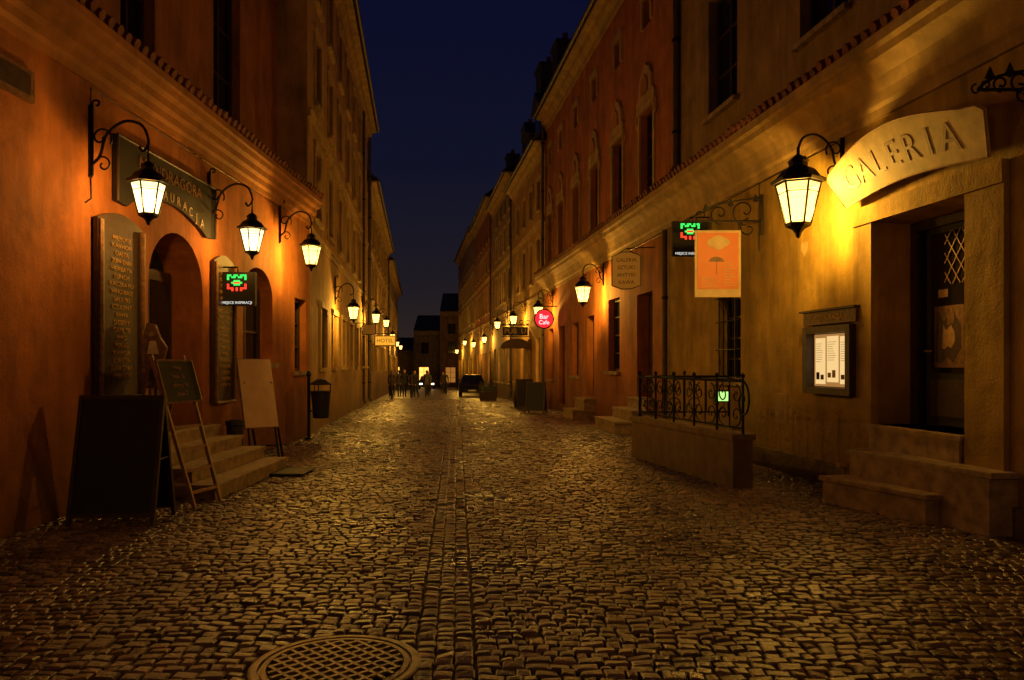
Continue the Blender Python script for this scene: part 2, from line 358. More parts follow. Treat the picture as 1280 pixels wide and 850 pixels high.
def stepmesh(mb,pts,z0,z1,mat='stone_step'):
    n=len(pts); a=[(x,y,z0) for x,y in pts]; b=[(x,y,z1-.055) for x,y in pts]
    mb.add(a+b,[tuple(range(n))]+[(i,(i+1)%n,(i+1)%n+n,i+n) for i in range(n)]+[tuple(range(n,2*n))],mat)
    c=Vector((sum(p[0] for p in pts)/n,sum(p[1] for p in pts)/n))
    q=[Vector(p)+(Vector(p)-c).normalized()*.045 for p in pts]
    a=[(p.x,p.y,z1-.054) for p in q]; b=[(p.x,p.y,z1-.012) for p in q]; q2=[Vector(p)+(Vector(p)-c).normalized()*.033 for p in pts]; e_=[(p.x,p.y,z1) for p in q2]
    mb.add(a+b+e_,[tuple(range(n))]+[(i,(i+1)%n,(i+1)%n+n,i+n) for i in range(n)]+[(i+n,(i+1)%n+n,(i+1)%n+2*n,i+2*n) for i in range(n)]+[tuple(range(2*n,3*n))],mat)
s=MB()
stepmesh(s,[(4.9,9.35),(3.62,9.1),(4.13,7.8),(4.9,7.8)],-.05,.3)
stepmesh(s,[(4.88,9.30),(3.97,9.18),(4.40,7.2),(4.88,7.2)],-.05,.6)
stepmesh(s,[(4.90,9.36),(4.28,9.36),(4.50,7.86),(5.10,7.86)],.3,.88)
s.obj('entrance_steps')
# GALERIA sign
E=empty('gallery_sign',FR.P(8.65,3.6,.15))
s=MB(); Rr=FR.right; tilt=math.radians(24); U=Vector((0,0,1))*math.cos(tilt)+FR.n*math.sin(tilt); O=FR.P(9.78,3.56,.12)
poly=[]
for k in range(13): t=k/12; poly.append((2.42*t, .10*math.sin(math.pi*t)))
poly+= [(2.58,.43),(2.5,.5),(2.3,.53)]
for k in range(11): t=k/10; poly.append((2.2-2.0*t, .56+.17*math.sin(math.pi*t)))
poly+=[(.08,.52),(-.08,.47),(-.18,.38)]
s.prism(poly,O,Rr,U,.035,'sign_cream')
pz=[O+Rr*x+U*y+Rr.cross(U)*.037 for x,y in poly]; s.tube(pz+[pz[0]],.010,'wood_pale',4)
s.tube([O+Rr*.3+U*.35,FR.P(9.48,3.9,0)],.015,'iron'); s.tube([O+Rr*2.1+U*.35,FR.P(7.68,3.9,0)],.015,'iron')
s.obj('board',E)
for i,ch in enumerate('GALERIA'):
    t=(i+.75)/7.5; u=.12+2.15*t; v=.10*math.sin(math.pi*t)+.28; an=math.atan(.13*math.cos(math.pi*t)*math.pi/2.4)
    R2=Rr*math.cos(an)+U*math.sin(an); U2=U*math.cos(an)-Rr*math.sin(an)
    text(ch,O+Rr*u+U*v+Rr.cross(U)*.037,R2,U2,.41,'sign_letter',E,'letter',ext=.005)
# menu display case
E=empty('menu_display_case',FR.P(10.3,1.2,.05)); s=MB()
fbox(s,FR,9.72,10.88,1.20,2.10,.0,.02,'wood_dark')
for (a,b_) in((9.72,9.82),(10.78,10.88)): fbox(s,FR,a,b_,1.20,2.10,.022,.15,'wood_dark')
for (a,b_) in((1.20,1.29),(2.01,2.10)): fbox(s,FR,9.823,10.777,a,b_,.022,.148,'wood_dark')
fbox(s,FR,9.66,10.94,2.13,2.30,0,.1,'wood_brown'); fbox(s,FR,9.62,10.98,2.303,2.33,0,.15,'wood_dark')
fbox(s,FR,9.83,10.77,1.30,2.0,.022,.030,'case_light_dim')
for (a,b_,z0,z1) in ((9.88,10.12,1.34,1.96),(10.16,10.44,1.36,1.97),(10.48,10.73,1.33,1.95)):
    fbox(s,FR,a,b_,z0,z1,.032,.036,'case_light')
    for i in range(9):
        l=random.uniform(.5,.9); fbox(s,FR,b_-.02-(b_-a-.04)*l,b_-.02,z1-.08-.03*i,z1-.075-.03*i,.0365,.038,'gold_text')
    for i in range(2):
        c_=b_-.065-.11*i; h=random.uniform(.06,.1); fbox(s,FR,c_-.04,c_+.04,z0+.06,z0+.06+h,.0365,.039,random.choice(['wood_brown','poster_orange','wood_dark','gold_text']))
s.obj('case',E); text('RESTAURACJA',FR.P(10.3,2.215,.102),Rr,(0,0,1),.11,'gold_text',E)
s=MB(); p=FR.P(9.75,0,.2); s.lathe([(.05,0),(.05,.02),(.02,.04),(.02,.3),(.09,.32),(.09,.36),(.02,.38)],p,'gold_text',10); s.obj('door_bell_post')

# ---------------- RIGHT 2..6
def winrow(y0,y1,step,w,za,zb,**k):
    r=[]; y=y0
    while y+w<y1: r.append(op(y,y+w,za,zb,**k)); y+=step
    return r
g2=[op(18.06,19.3,.8,3.3,'door',dp=.3,sill=False),op(20.9,22.1,1.4,3.4,'win',nz=4),op(23.8,24.8,.6,3.1,'door',sill=False),op(26.0,27.0,1.2,3.0,'win',glass='window_dim'),op(28.3,29.4,.1,3.0,'door',sill=False),op(30.6,31.6,1.,3.0,'win',glass='window_dim')]
u2=[]
for yc in (18.85,21.5,24.2,26.9,29.6,31.9): u2.append(op(yc-.52,yc+.52,5.65,7.75,trim='trim_cream',nx=2,nz=4)); u2.append(op(yc-.3,yc+.3,9.8,10.5,nz=2,sill=False,trim='trim_cream'))
R2=building('orange_townhouse',FR,17.,32.8,'plaster_red','plaster_red',5.3,11.9,g2,u2,o_up=-.12)
eave(R2,FR,17.,32.8,profR,'trim_cream',5.295,.40,-.14,5.5)
cable(FR,[(17.2,4.49),(22.6,4.5),(22.6,4.3)],R2)
d=MB()
for yc in (18.85,21.5,24.2,26.9,29.6,31.9):
    pts=[(-.72,0),(.72,0),(.66,.16),(.52,.22),(.48,.55),(.3,.78),(.12,.84),(0,.96),(-.12,.84),(-.3,.78),(-.48,.55),(-.52,.22),(-.66,.16)]
    d.prism(pts,FR.P(yc,7.93,-.12),Rr,(0,0,1),.07,'trim_cream')
    d.prism([(-.28,.2),(.28,.2),(.24,.48),(0,.68),(-.24,.48)],FR.P(yc,7.93,-.045),Rr,(0,0,1),.03,'trim_orange')
    fbox(d,FR,yc-.62,yc+.62,5.35,5.54,-.14,-.03,'trim_cream')
    for sg in (-1,1):
        d.tube([FR.P(yc+sg*(.72+.07*math.sin(a)),7.7+.12*math.cos(a)-a*.03,-.08) for a in np.linspace(0,5,12)],.025,'trim_cream')
d.obj('window_pediments',R2)
s=MB()
stepmesh(s,[(FR.P(17.7,0,0).x,17.7),(FR.P(17.7,0,.95).x,17.9),(FR.P(19.6,0,.95).x,19.8),(FR.P(19.6,0,0).x,19.6)],-.1,.28)
stepmesh(s,[(FR.P(17.8,0,0).x,17.85),(FR.P(17.8,0,.55).x,17.95),(FR.P(19.5,0,.55).x,19.6),(FR.P(19.5,0,0).x,19.5)],-.1,.53)
stepmesh(s,[(FR.P(17.9,0,-.2).x,17.98),(FR.P(17.9,0,.2).x,18.02),(FR.P(19.4,0,.2).x,19.4),(FR.P(19.4,0,-.2).x,19.38)],-.1,.79)
s.obj('entrance_steps')
s=MB(); 
stepmesh(s,[(FR.P(23.6,0,0).x,23.6),(FR.P(23.6,0,.7).x,23.6),(FR.P(25,0,.7).x,25),(FR.P(25,0,0).x,25)],-.2,.2)
stepmesh(s,[(FR.P(23.6,0,0).x,23.7),(FR.P(23.6,0,.35).x,23.7),(FR.P(25,0,.35).x,24.9),(FR.P(25,0,0).x,24.9)],-.2,.55)
s.obj('entrance_steps')
specs=[('yellow_townhouse',32.8,43,'plaster_yellow','plaster_yellow',11.0),('grey_townhouse',43,54,'plaster_grey','plaster_grey',12.2),('tan_townhouse',54,69,'plaster_tan','plaster_orange_up',13.2),('ochre_townhouse',69,92,'plaster_ochre','plaster_grey',13.6)]
RB=[]
for nm,a,b_,lo,upm,tp in specs:
    g=winrow(a+.9,b_-.3,2.4,1.2,gz(a)+.9,gz(a)+3.0,glass='window_glow')
    for q in g[1::2]: q['glass']='window_dim'
    u=winrow(a+1.0,b_-.3,2.2,.95,5.3,7.1,trim='trim_cream')+winrow(a+1.0,b_-.3,2.2,.95,8.3,9.7,trim='trim_cream')
    if tp>12: u+=winrow(a+1.0,b_-.3,2.2,.95,10.5,11.5)
    RB.append(building(nm,FR,a,b_,lo,upm,4.4,tp,g,u,o_up=-.06,band=[4.42,7.6],ridge=3.6))
def chimney(E,f,Y,o,z0,z1,w=.7):
    c=MB(); fbox(c,f,Y,Y+w*1.6,z0,z1,o-w,o,'roof_dark'); fbox(c,f,Y-.08,Y+w*1.6+.08,z1+.002,z1+.15,o-w-.08,o+.08,'roof_dark')
    for k in range(2): 
        c.lathe([(.13,0),(.11,.35),(.14,.37)],f.P(Y+w*(.4+.8*k),z1+.152,o-w/2),'roof_tile',8)
    c.obj('chimney',E)
def dormer(E,f,Y,o,z,w=1.6,h=1.5):
    c=MB(); fbox(c,f,Y,Y+w,z-1,z+h,o-3,o,'roof_dark'); fbox(c,f,Y+.35,Y+w-.35,z+.2,z+h-.25,o+.002,o+.02,'glass_dark')
    a=[f.P(Y-.15,z+h+.003,o+.2),f.P(Y+w+.15,z+h+.003,o+.2),f.P(Y+w/2,z+h+.8,o+.2)]; b=[f.P(Y-.15,z+h+.003,o-3),f.P(Y+w+.15,z+h+.003,o-3),f.P(Y+w/2,z+h+.8,o-3)]
    c.add(a+b,[(0,1,2),(5,4,3),(0,3,4,1),(1,4,5,2),(2,5,3,0)],'roof_dark'); c.obj('dormer',E)
chimney(RB[0],FR,33.4,-.7,11,15.4,.8); chimney(RB[0],FR,36.5,-.5,12,15.6,.9); dormer(RB[0],FR,35,-.3,11.8,1.9,1.5); dormer(RB[0],FR,38.6,-.3,11.8,1.6,1.2)
chimney(RB[0],FR,41.6,-.5,11,14.2,.6); chimney(RB[1],FR,46,-1.5,12,15.5,.7); chimney(RB[2],FR,56,-1.4,13,16.6,.8); dormer(RB[1],FR,49,-.9,13,1.6,1.)
chimney(R2,FR,31.2,-1.6,12,14.8,.6)

# ---------------- LEFT 1 : restaurant building
ldoor=op(10.05,11.75,.68,3.42,'dark',arch=.75,dp=.55,sill=False)
L1=building('restaurant_townhouse',FL1,-6,17.6,'plaster_orange','plaster_orange_up',5.3,14.5,
  [op(1.,2.2,1.4,3.1),ldoor,op(13.45,15.0,1.62,3.35,'win',arch=.5,dp=.3,nx=2,nz=3),op(16.45,17.3,1.45,3.0,'win',dp=.2)],
  [op(10.7,11.7,6.1,8.8),op(13.9,15.2,6.1,8.8),op(7.2,8.3,6.1,8.8),op(3.6,4.8,6.1,8.8),op(10.7,11.7,10.5,12.5),op(13.9,15.2,10.5,12.5)],o_up=-.7,trimm='trim_orange')
profL=[(-.01,4.72),(.04,4.72),(.05,4.8),(.09,4.84),(.10,4.93),(.16,4.97),(.17,5.06),(.24,5.1),(.26,5.18),(.30,5.2),(.30,5.29),(-.01,5.29)]
eave(L1,FL1,-6,17.6,profL,'trim_orange',5.295,.28,-.70,5.75)
cable(FL1,[(8.7,3.7),(8.72,3.45),(8.6,3.38)],L1,.007); cable(FL1,[(8.7,4.48),(8.7,4.68),(12.,4.67),(15.4,4.69)],L1,.007)
d=MB()
fbox(d,FL1,10.1,10.85,.70,2.95,-.5,-.45,'wood_dark'); fbox(d,FL1,10.95,11.7,.70,2.95,-.5,-.45,'wood_dark')
for a in (10.18,11.03):
    fbox(d,FL1,a,a+.58,.85,1.5,-.448,-.43,'wood_brown'); fbox(d,FL1,a,a+.58,1.65,2.8,-.448,-.44,'glass_dark')
d.obj('double_door',L1)
s=MB()
for i,(ex,z) in enumerate(((1.18,.17),(.84,.34),(.50,.51),(.16,.68))):
    y0=9.25+.16*i; y1=11.95+.0*i
    stepmesh(s,[(FL1.P(y0,0,-.3).x,y0),(FL1.P(y0,0,ex).x,y0),(FL1.P(y1,0,ex).x,y1+.05),(FL1.P(y1,0,-.3).x,y1+.05)],-.05,z)
s.obj('entrance_steps')
E=empty('restaurant_sign',FL1.P(10.6,3.6,.05)); RL=FL1.right; s=MB()
poly=[(0,0),(.25,-.02)]+[(.25+2.3*t,.02+.22*math.sin(math.pi*t)) for t in np.linspace(0.05,.95,12)]+[(2.6,-.02),(2.9,0),(2.9,.78),(0,.78)]
s.prism(poly,FL1.P(9.15,3.52,.02),RL,(0,0,1),.05,'board_black')
for (a,b_) in (((0,.78),(2.9,.78)),((0,0),(0,.78)),((2.9,0),(2.9,.78))):
    O=FL1.P(9.15,3.52,.08); s.tube([O+RL*a[0]+Vector((0,0,a[1])),O+RL*b_[0]+Vector((0,0,b_[1]))],.018,'wood_dark')
s.obj('board',E)
text('MANDRAGORA',FL1.P(10.6,4.10,.075),RL,(0,0,1),.22,'wood_brown',E,sx=1.2)
for i,ch in enumerate('RESTAURACJA'):
    t=(i+.5)/11; u=.35+2.15*t; text(ch,FL1.P(9.15,3.64+.2*math.sin(math.pi*t),.075)+RL*u,RL,(0,0,1),.18,'paper_cream',E,'letter')
def menu_panel(f,ya,yb,za,zb,n):
    E=empty('wooden_menu_panel',f.P((ya+yb)/2,za,.05)); s=MB()
    w=(yb-ya); top=[(0,0),(w,0),(w,zb-za-.1)]+[(w*(1-t),zb-za-.1+.12*math.sin(math.pi*t)) for t in np.linspace(.1,.9,8)]+[(0,zb-za-.1)]
    O=f.P(ya if f.side=='L' else yb,za,.03); s.prism(top,O,f.right,(0,0,1),.05,'wood_dark')
    for u in (.04,w-.04): s.tube([O+f.right*u+f.n*.07,O+f.right*u+f.n*.07+Vector((0,0,zb-za-.12))],.03,'wood_brown')
    s.tube([O+f.right*.04+f.n*.07,O+f.right*(w-.04)+f.n*.07],.03,'wood_brown')
    s.obj('panel',E)
    words=['PIEROGI','ZUPA DNIA','KACZKA PO','CZULENT','GEFILTE','KAWIOR','HERBATA','WINO BIALE','KAWA','PIWO','CIASTA','LUNCH','SALATKI','DESERY']
    for i in range(n): text(words[(i*5)%14],f.P((ya+yb)/2,zb-.28-(zb-za-.45)*i/n,.083),f.right,(0,0,1),.075,'gold_text',E,sx=1.1+.4*random.random())
menu_panel(FL1,8.72,9.75,1.2,3.35,19); menu_panel(FL1,12.0,12.85,1.0,3.3,19)
s=MB(); c=FL1.P(9.55,0,.35)
s.prism([(-.12,0),(.14,0),(.2,.2),(.12,.34),(.16,.5),(.08,.62),(.02,.78),(-.08,.8),(-.12,.66),(-.16,.5),(-.1,.36),(-.2,.18)],(c.x-.02,c.y,1.3),(1,0,0),(0,0,1),.05,'wood_brown')
s.prism([(-.05,.1),(.05,.1),(.06,.25),(-.06,.25)],(c.x-.02,c.y-.052,1.3),(1,0,0),(0,0,1),.01,'wood_dark')
s.prism([(-.07,.42),(.07,.42),(.03,.58),(-.04,.58)],(c.x-.02,c.y-.052,1.3),(1,0,0),(0,0,1),.01,'paper_cream')
for kx,kz in ((-.11,.22),(.1,.2),(0,.32),(-.02,.66),(.08,.08),(-.07,.06)):
    s.prism([(.028*math.cos(a),.028*math.sin(a)) for a in np.linspace(0,6.28,9)[:-1]],(c.x-.02+kx,c.y-.052,1.3+kz),(1,0,0),(0,0,1),.008,'gold_text')
s.tube([(c.x,c.y-.02,0),(c.x,c.y-.02,1.32)],.02,'wood_dark'); s.lathe([(.16,0),(.15,.03),(.03,.05)],(c.x,c.y-.02,0),'wood_dark',12)
s.obj('carved_wooden_figure')
s=MB(); fbox(s,FL1,6.6,7.65,4.15,4.45,0,.05,'wood_brown'); fbox(s,FL1,6.68,7.57,4.2,4.4,.052,.06,'wood_dark'); s.obj('street_name_plaque')

# ---------------- LEFT 2..4
def leftb(nm,a,b_,lo,upm,tp,dens=2.7):
    g=winrow(a+1.9,b_-.4,dens,1.2,gz(a)+1.5,gz(a)+3.0,trim='trim_cream')
    for q in g[2::3]: q['glass']='window_dim'
    u=[]
    for z in (5.1,7.9,10.4):
        if z+1.7<tp-.6: u+=winrow(a+1.2,b_-.4,dens,1.05,z,z+1.7,trim='trim_cream')
    return building(nm,FL2,a,b_,lo,upm,4.5,tp,g,u,o_up=-.05,band=[4.52,7.2],ridge=3.5)
L2=leftb('yellow_townhouse',17.6,38.3,'plaster_yellow','plaster_yellow',13.0)
L3=leftb('tan_townhouse',38.3,63,'plaster_tan','plaster_tan',10.6)
L4=leftb('grey_townhouse',63,95,'plaster_grey','plaster_grey',10.0)
chimney(L2,FL2,22,-.9,13,15,.8); dormer(L2,FL2,28,-.6,13.6); chimney(L3,FL2,44,-1,10.5,13,.8); chimney(L3,FL2,52,-1,10.5,13.4,.8)
class FEnd:
    def __init__(s,y): s.y=y; s.n=Vector((0,-1,0)); s.right=Vector((1,0,0)); s.side='L'
    def P(s,Y,z,o=0.): return Vector((Y, s.y-o, z))
def endb(nm,y,x0,x1,lo,tp,lit,ridge=3.,uz=((3.0,4.4),)):
    f=FEnd(y); g=winrow(x0+.7,x1-.5,2.6,1.4,-.9,1.2,glass='window_glow' if lit else 'window_dim'); u=[]
    for a,b_ in uz: u+=winrow(x0+1,x1-.5,2.6,1.1,a,b_)
    return building(nm,f,x0,x1,lo,lo,2.4,tp,g,u,o_up=-.05,ridge=ridge,eave=.3)
endb('tan_townhouse',118,-36,-18.5,'plaster_tan',6.5,False,2.); endb('ochre_townhouse',114,-18.5,-13.6,'plaster_ochre',3.6,True,1.8,()); endb('grey_townhouse',108,-13.6,-9.6,'plaster_grey',6.2,True,2.2,((3.0,4.6),)); endb('tan_townhouse',104,-9.6,-2,'plaster_tan',8.6,False,2.6,((3.,4.6),(5.6,7.)))

def pipe(f,Y,o,z0,z1,r=.055):
    s=MB(); s.tube([f.P(Y,z0+.15,o+.16),f.P(Y,z0+.3,o+.08),f.P(Y,z1,o+.08)],r,'pipe_metal',8)
    z=z0+1
    while z<z1: s.tube([f.P(Y,z,o+.08),f.P(Y,z+.06,o+.08)],r*1.25,'iron',8); z+=2
    s.obj('drainpipe')
pipe(FR,16.9,.02,0,4.5,.06); pipe(FR,16.93,-.25,5.6,14.3,.075)
pipe(FR,32.6,0,gz(32),11.5); pipe(FR,43,0,gz(43),11); pipe(FR,54,0,gz(54),12.2); pipe(FL2,38,0,gz(38),12.6,.08); pipe(FL2,34,0,gz(34),12.6); pipe(FL2,62.8,0,gz(63),10.2)

# ------------------------------------------------------------ wall lanterns
def spiral(c,r0,r1,a0,a1,n=18):
    return [(c[0]+(r0+(r1-r0)*k/n)*math.cos(a0+(a1-a0)*k/n),0,c[1]+(r0+(r1-r0)*k/n)*math.sin(a0+(a1-a0)*k/n)) for k in range(n+1)]
def arc3(pts,n=8):
    out=[]; P_=[Vector(p) for p in pts]
    for i in range(len(P_)-1):
        p0=P_[max(i-1,0)];p1=P_[i];p2=P_[i+1];p3=P_[min(i+2,len(P_)-1)]
        for k in range(n):
            t=k/n; out.append(.5*((2*p1)+(p2-p0)*t+(2*p0-5*p1+4*p2-p3)*t*t+(3*p1-p0-3*p2+p3)*t**3))
    out.append(P_[-1]); return out
def wall_lamp(f,Y,z,arm=.68,sc=.85,power=45,col=(1.,.52,.16),pane='lamp_pane',bs=None,rad=.06,sides=6):
    bs=bs or 1.; s=MB(); n=f.n; t=Vector((0,0,1)).cross(n); w=f.P(Y,z,0)
    s.M=Matrix(((n.x,t.x,0,w.x),(n.y,t.y,0,w.y),(0,0,1,w.z),(0,0,0,1)))
    I='iron'; q=.016*bs
    s.box((0,-.03,.18*bs),(.02,.03,.98*bs),I)
    s.tube([(.03,0,.2*bs),(.03,0,1.0*bs)],q,I)
    s.tube(spiral((.03+.05,1.0*bs),.05,.015,math.pi,math.pi-5.0),q*.8,I)
    h=.42*sc
    s.tube(arc3([(.02,0,.32*bs),(.12*arm/.68,0,.42*bs),(.2*arm/.68,0,.66*bs),(.4*arm/.68,0,.80*bs),(.6*arm/.68,0,.76*bs),(arm,0,.60*bs),(arm-.02,0,.50*bs),(arm-.07,0,.47*bs),(arm-.1,0,.52*bs)]),q,I)
    s.tube(spiral((.13*arm/.68,.62*bs),.13*bs,.02,-.6,6.5,26),q*.75,I)
    s.tube(spiral((.16*arm/.68,.32*bs),.10*bs,.02,2.6,-4,20),q*.7,I)
    s.tube([(arm,0,.60*bs),(arm,0,h)],q*.7,I)
    c=(arm,0,0); N_=sides; ph=math.pi/sides
    s.lathe([(.205*sc,.125*sc),(.245*sc,.125*sc),(.255*sc,.15*sc),(.20*sc,.185*sc),(.15*sc,.25*sc),(.085*sc,.285*sc),(.085*sc,.32*sc),(.10*sc,.33*sc),(.05*sc,.38*sc),(.015*sc,.40*sc),(.015*sc,.47*sc)],c,I,N_,ph)
    s.lathe([(.0*sc,-.40*sc),(.02*sc,-.385*sc),(.03*sc,-.35*sc),(.055*sc,-.315*sc),(.115*sc,-.285*sc),(.12*sc,-.262*sc),(.10*sc,-.26*sc)],c,I,N_,ph)
    def rp(k,r,zz): a=2*math.pi*k/N_+ph; return (c[0]+r*math.cos(a),c[1]+r*math.sin(a),zz)
    for k in range(N_):
        s.tube([rp(k,.112*sc,-.265*sc),rp(k,.205*sc,.128*sc)],.011*sc,I,5)
        for rr_,zz in ((.112,-.258),(.180,.03),(.203,.118)): s.tube([rp(k,rr_*sc,zz*sc),rp(k+1,rr_*sc,zz*sc)],(.009 if zz!=.03 else .005)*sc,I,5)
        s.add([rp(k,.108*sc,-.25*sc),rp(k+1,.108*sc,-.25*sc),rp(k+1,.200*sc,.115*sc),rp(k,.200*sc,.115*sc)],[(0,1,2,3)],pane)
    o=s.obj('wall_lantern',loc=w)
    ld=bpy.data.lights.new('lamp_bulb','POINT'); ld.energy=power; ld.color=col; ld.shadow_soft_size=rad
    lo=bpy.data.objects.new('lamp_bulb',ld); COL.objects.link(lo); lo.location=s.M@Vector((arm,0,-.10*sc)); setparent(lo,o)
    return o
WARM=(1.,.44,.07); YEL=(1.,.50,.065)
wall_lamp(FL1,8.7,3.5,.66,.9,75,WARM,'lamp_pane_pale')
wall_lamp(FL1,11.95,3.55,.68,.9,80,WARM,'lamp_pane_pale')
wall_lamp(FL1,15.4,3.8,.64,.95,240,YEL)
wall_lamp(FL2,22.8,3.15,.55,.9,240,YEL)
wall_lamp(FL2,34,3.65,.6,1.,320,YEL); wall_lamp(FL2,45,4.0,.6,1.,350,YEL); wall_lamp(FL2,56,3.6,.6,1.,350,YEL); wall_lamp(FL2,68,3.4,.6,1.,350,YEL); wall_lamp(FL2,82,3.4,.6,1.,350,YEL)
wall_lamp(FR,10.1,3.75,.62,1.35,270,YEL,bs=1.0,rad=.08)
wall_lamp(FR,22.6,3.68,.62,1.15,300,YEL)
wall_lamp(FR,30.6,3.7,.6,1.,250,YEL); wall_lamp(FR,38,3.8,.6,1.,300,YEL); wall_lamp(FR,45,3.9,.6,1.,300,YEL); wall_lamp(FR,53,3.3,.6,1.,320,YEL); wall_lamp(FR,62,3.2,.6,1.,350,YEL); wall_lamp(FR,72,3.6,.6,1.,350,YEL); wall_lamp(FR,84,3.0,.6,1.,350,YEL)  # several of the far lanterns are extras, added to brighten the street end
wall_lamp(FR,-2.5,3.8,.65,1.2,150,WARM); wall_lamp(FL1,-3.,3.8,.65,1.,120,WARM)

# ------------------------------------------------------------ signs
LOGO=["GG.GG.GGG","G.GG.GG.G","G.......G","...GGG...","..GRRRG..","R..GGG..R","R.......R","RRR.R.RRR","..R.R.R.."]
def neon_sign(x0,x1,y,z0,z1,fixto):
    E=empty('illuminated_sign_box',((x0+x1)/2,y,z0)); s=MB(); s.box((x0,y,z0),(x1,y+.1,z1),'board_black')
    s.tube([((x0+x1)/2,y+.05,z1),((x0+x1)/2,y+.05,z1+.08),(fixto[0],fixto[1],z1+.08)],.015,'iron')
    w=x1-x0; px=w*.060; cx=(x0+x1)/2-4.5*px; zt=z1-.04
    pz=px*.85
    for r,row in enumerate(LOGO):
        for c,ch in enumerate(row):
            if ch!='.': s.box((cx+c*px,y-.006,zt-(r+1)*pz),(cx+(c+1)*px+.0,y-.001,zt-r*pz),'neon_green' if ch=='G' else 'neon_red')
    s.obj('box',E); text('MIEJSCE INSPIRACJI',((x0+x1)/2,y-.003,z0+.045),(1,0,0),(0,0,1),w*.10,'neon_white',E,ext=.002)
neon_sign(-4.62,-4.05,12.3,2.52,3.05,(-4.66,12.35))
s=MB(); s.box((-4.66,12.9,2.56),(-4.36,12.99,3.05),'board_black'); s.box((-4.63,12.892,2.62),(-4.40,12.898,3.0),'neon_green'); s.box((-4.57,12.884,2.70),(-4.46,12.89,2.9),'board_black'); s.tube([(-4.63,12.95,3.05),(-4.63,12.95,3.1)],.01,'iron'); s.obj('small_green_sign')
neon_sign(3.00,3.66,14.6,3.62,4.27,(3.72,14.65))
E=empty('hanging_poster',(3.3,12.4,2.68)); s=MB()
s.box((2.90,12.38,2.66),(3.63,12.41,3.72),'paper_cream'); s.box((2.94,12.372,2.79),(3.59,12.378,3.68),'poster_orange')
for i,(cx,cz,r) in enumerate(((3.18,3.52,.07),(3.27,3.55,.09),(3.36,3.53,.07),(3.27,3.49,.08))):
    s.prism([(r*math.cos(a)*1.3,r*math.sin(a)) for a in np.linspace(0,2*math.pi,14)[:-1]],(cx,12.370-.001*i,cz),(1,0,0),(0,0,1),.001,'paper_cream')
s.prism([(.12*math.cos(a),.08*math.sin(a)) for a in np.linspace(0,math.pi,10)],(3.24,12.370,3.22),(1,0,0),(0,0,1),.002,'wood_brown')
s.box((3.236,12.367,3.02),(3.248,12.370,3.22),'wood_brown')
for i in range(6): s.box((3.0,12.368,2.82+.03*i),(3.3-.05*(i%3),12.370,2.828+.03*i),'paper_cream')
for i in range(9): s.box((3.36,12.368,2.84+.045*i),(3.55-.04*(i%3),12.370,2.85+.045*i),'paper_cream')
s.tube([(2.92,12.395,3.72),(2.92,12.395,3.86)],.008,'iron'); s.tube([(3.6,12.395,3.72),(3.6,12.395,3.86)],.008,'iron')
s.obj('poster',E)
def bracket(x0,x1,y,z,h=.4,up=True,name='ornamental_iron_bracket',parent=None):
    s=MB(); sg=-1 if x0<x1 else 1; w=abs(x1-x0); X=lambda u: x1+sg*u
    def T(pts): return [(X(p[0]),y,z+p[2]) for p in pts]
    s.tube([(x1,y,z),(x0,y,z)],.016,'iron'); s.tube([(X(.01),y,z-h*.5),(X(.01),y,z+h)],.02,'iron')
    s.tube(T(spiral((w*.25,h*.38),w*.2,.02,-1.57,5.5,26)),.012,'iron'); s.tube(T(spiral((w*.6,h*.28),w*.15,.02,-1.57,5.5,22)),.011,'iron'); s.tube(T(spiral((w*.86,h*.2),w*.1,.015,-1.57,5.5,18)),.010,'iron')
    s.tube(T(spiral((w*.2,-h*.28),w*.14,.02,1.57,-5.0,22)),.011,'iron')
    s.tube(T(arc3([(0,0,h*.9),(w*.4,0,h*.75),(w*.75,0,h*.5),(w*1.0,0,h*.05)])),.013,'iron')
    s.tube(T(spiral((w*1.04,h*.0),.05,.012,1.57,-4,14)),.010,'iron')
    for u in (.1,.45,.8):
        s.prism([(0,0),(.05,.03),(.0,.14),(-.05,.03)],(X(w*u),y,z+h*.75-u*h*.5),(1,0,0),(0,0,1),.01,'iron')
    return s.obj(name,parent)
bracket(2.85,3.98,12.4,3.87,.42,parent=E,name='bracket')
bracket(4.18,4.69,7.0,4.06,.2)
E=empty('hanging_shop_sign',(3.,18.,3.3)); s=MB(); Rv=Vector((.9,-.2,0)).normalized(); c0=Vector((2.62,17.9,3.32)); nn=Rv.cross(Vector((0,0,1)))
sp_=[(-.33,.08),(-.1,0),(.1,0),(.33,.08),(.33,.75),(.1,.85),(-.1,.85),(-.33,.75)]; pv=[c0+Rv*x+Vector((0,0,y_)) for x,y_ in sp_]
s.add(pv,[tuple(range(8))],'sign_canvas'); s.tube(pv+[pv[0]],.012,'iron',5)
s.tube([c0+Vector((0,0,.88)),c0+Vector((0,0,.93)),(3.28,17.9,4.28)],.014,'iron'); s.tube([c0+Vector((-.2,.05,.80)),c0+Vector((0,0,.93))],.008,'iron'); s.tube([c0+Vector((.2,-.05,.80)),c0+Vector((0,0,.93))],.008,'iron')
s.obj('board',E)
for i,wd in enumerate(('GALERIA','SZTUKI','ANTYKI','KAWA')): text(wd,c0+Vector((0,0,.66-.17*i))+nn*.008,Rv,(0,0,1),.12,'wood_brown',E)
E=empty('round_red_sign',(1.2,29.8,3.0)); s=MB(); s.M=Matrix.Translation((1.22,29.8,3.32))@Matrix.Rotation(math.radians(90),4,'X')
s.lathe([(.36,-.06),(.38,-.05),(.38,.05),(.36,.06)],(0,0,0),'iron',28); s.lathe([(.335,.062),(.335,.066)],(0,0,0),'red_sign',28); s.M=Matrix.Identity(4)
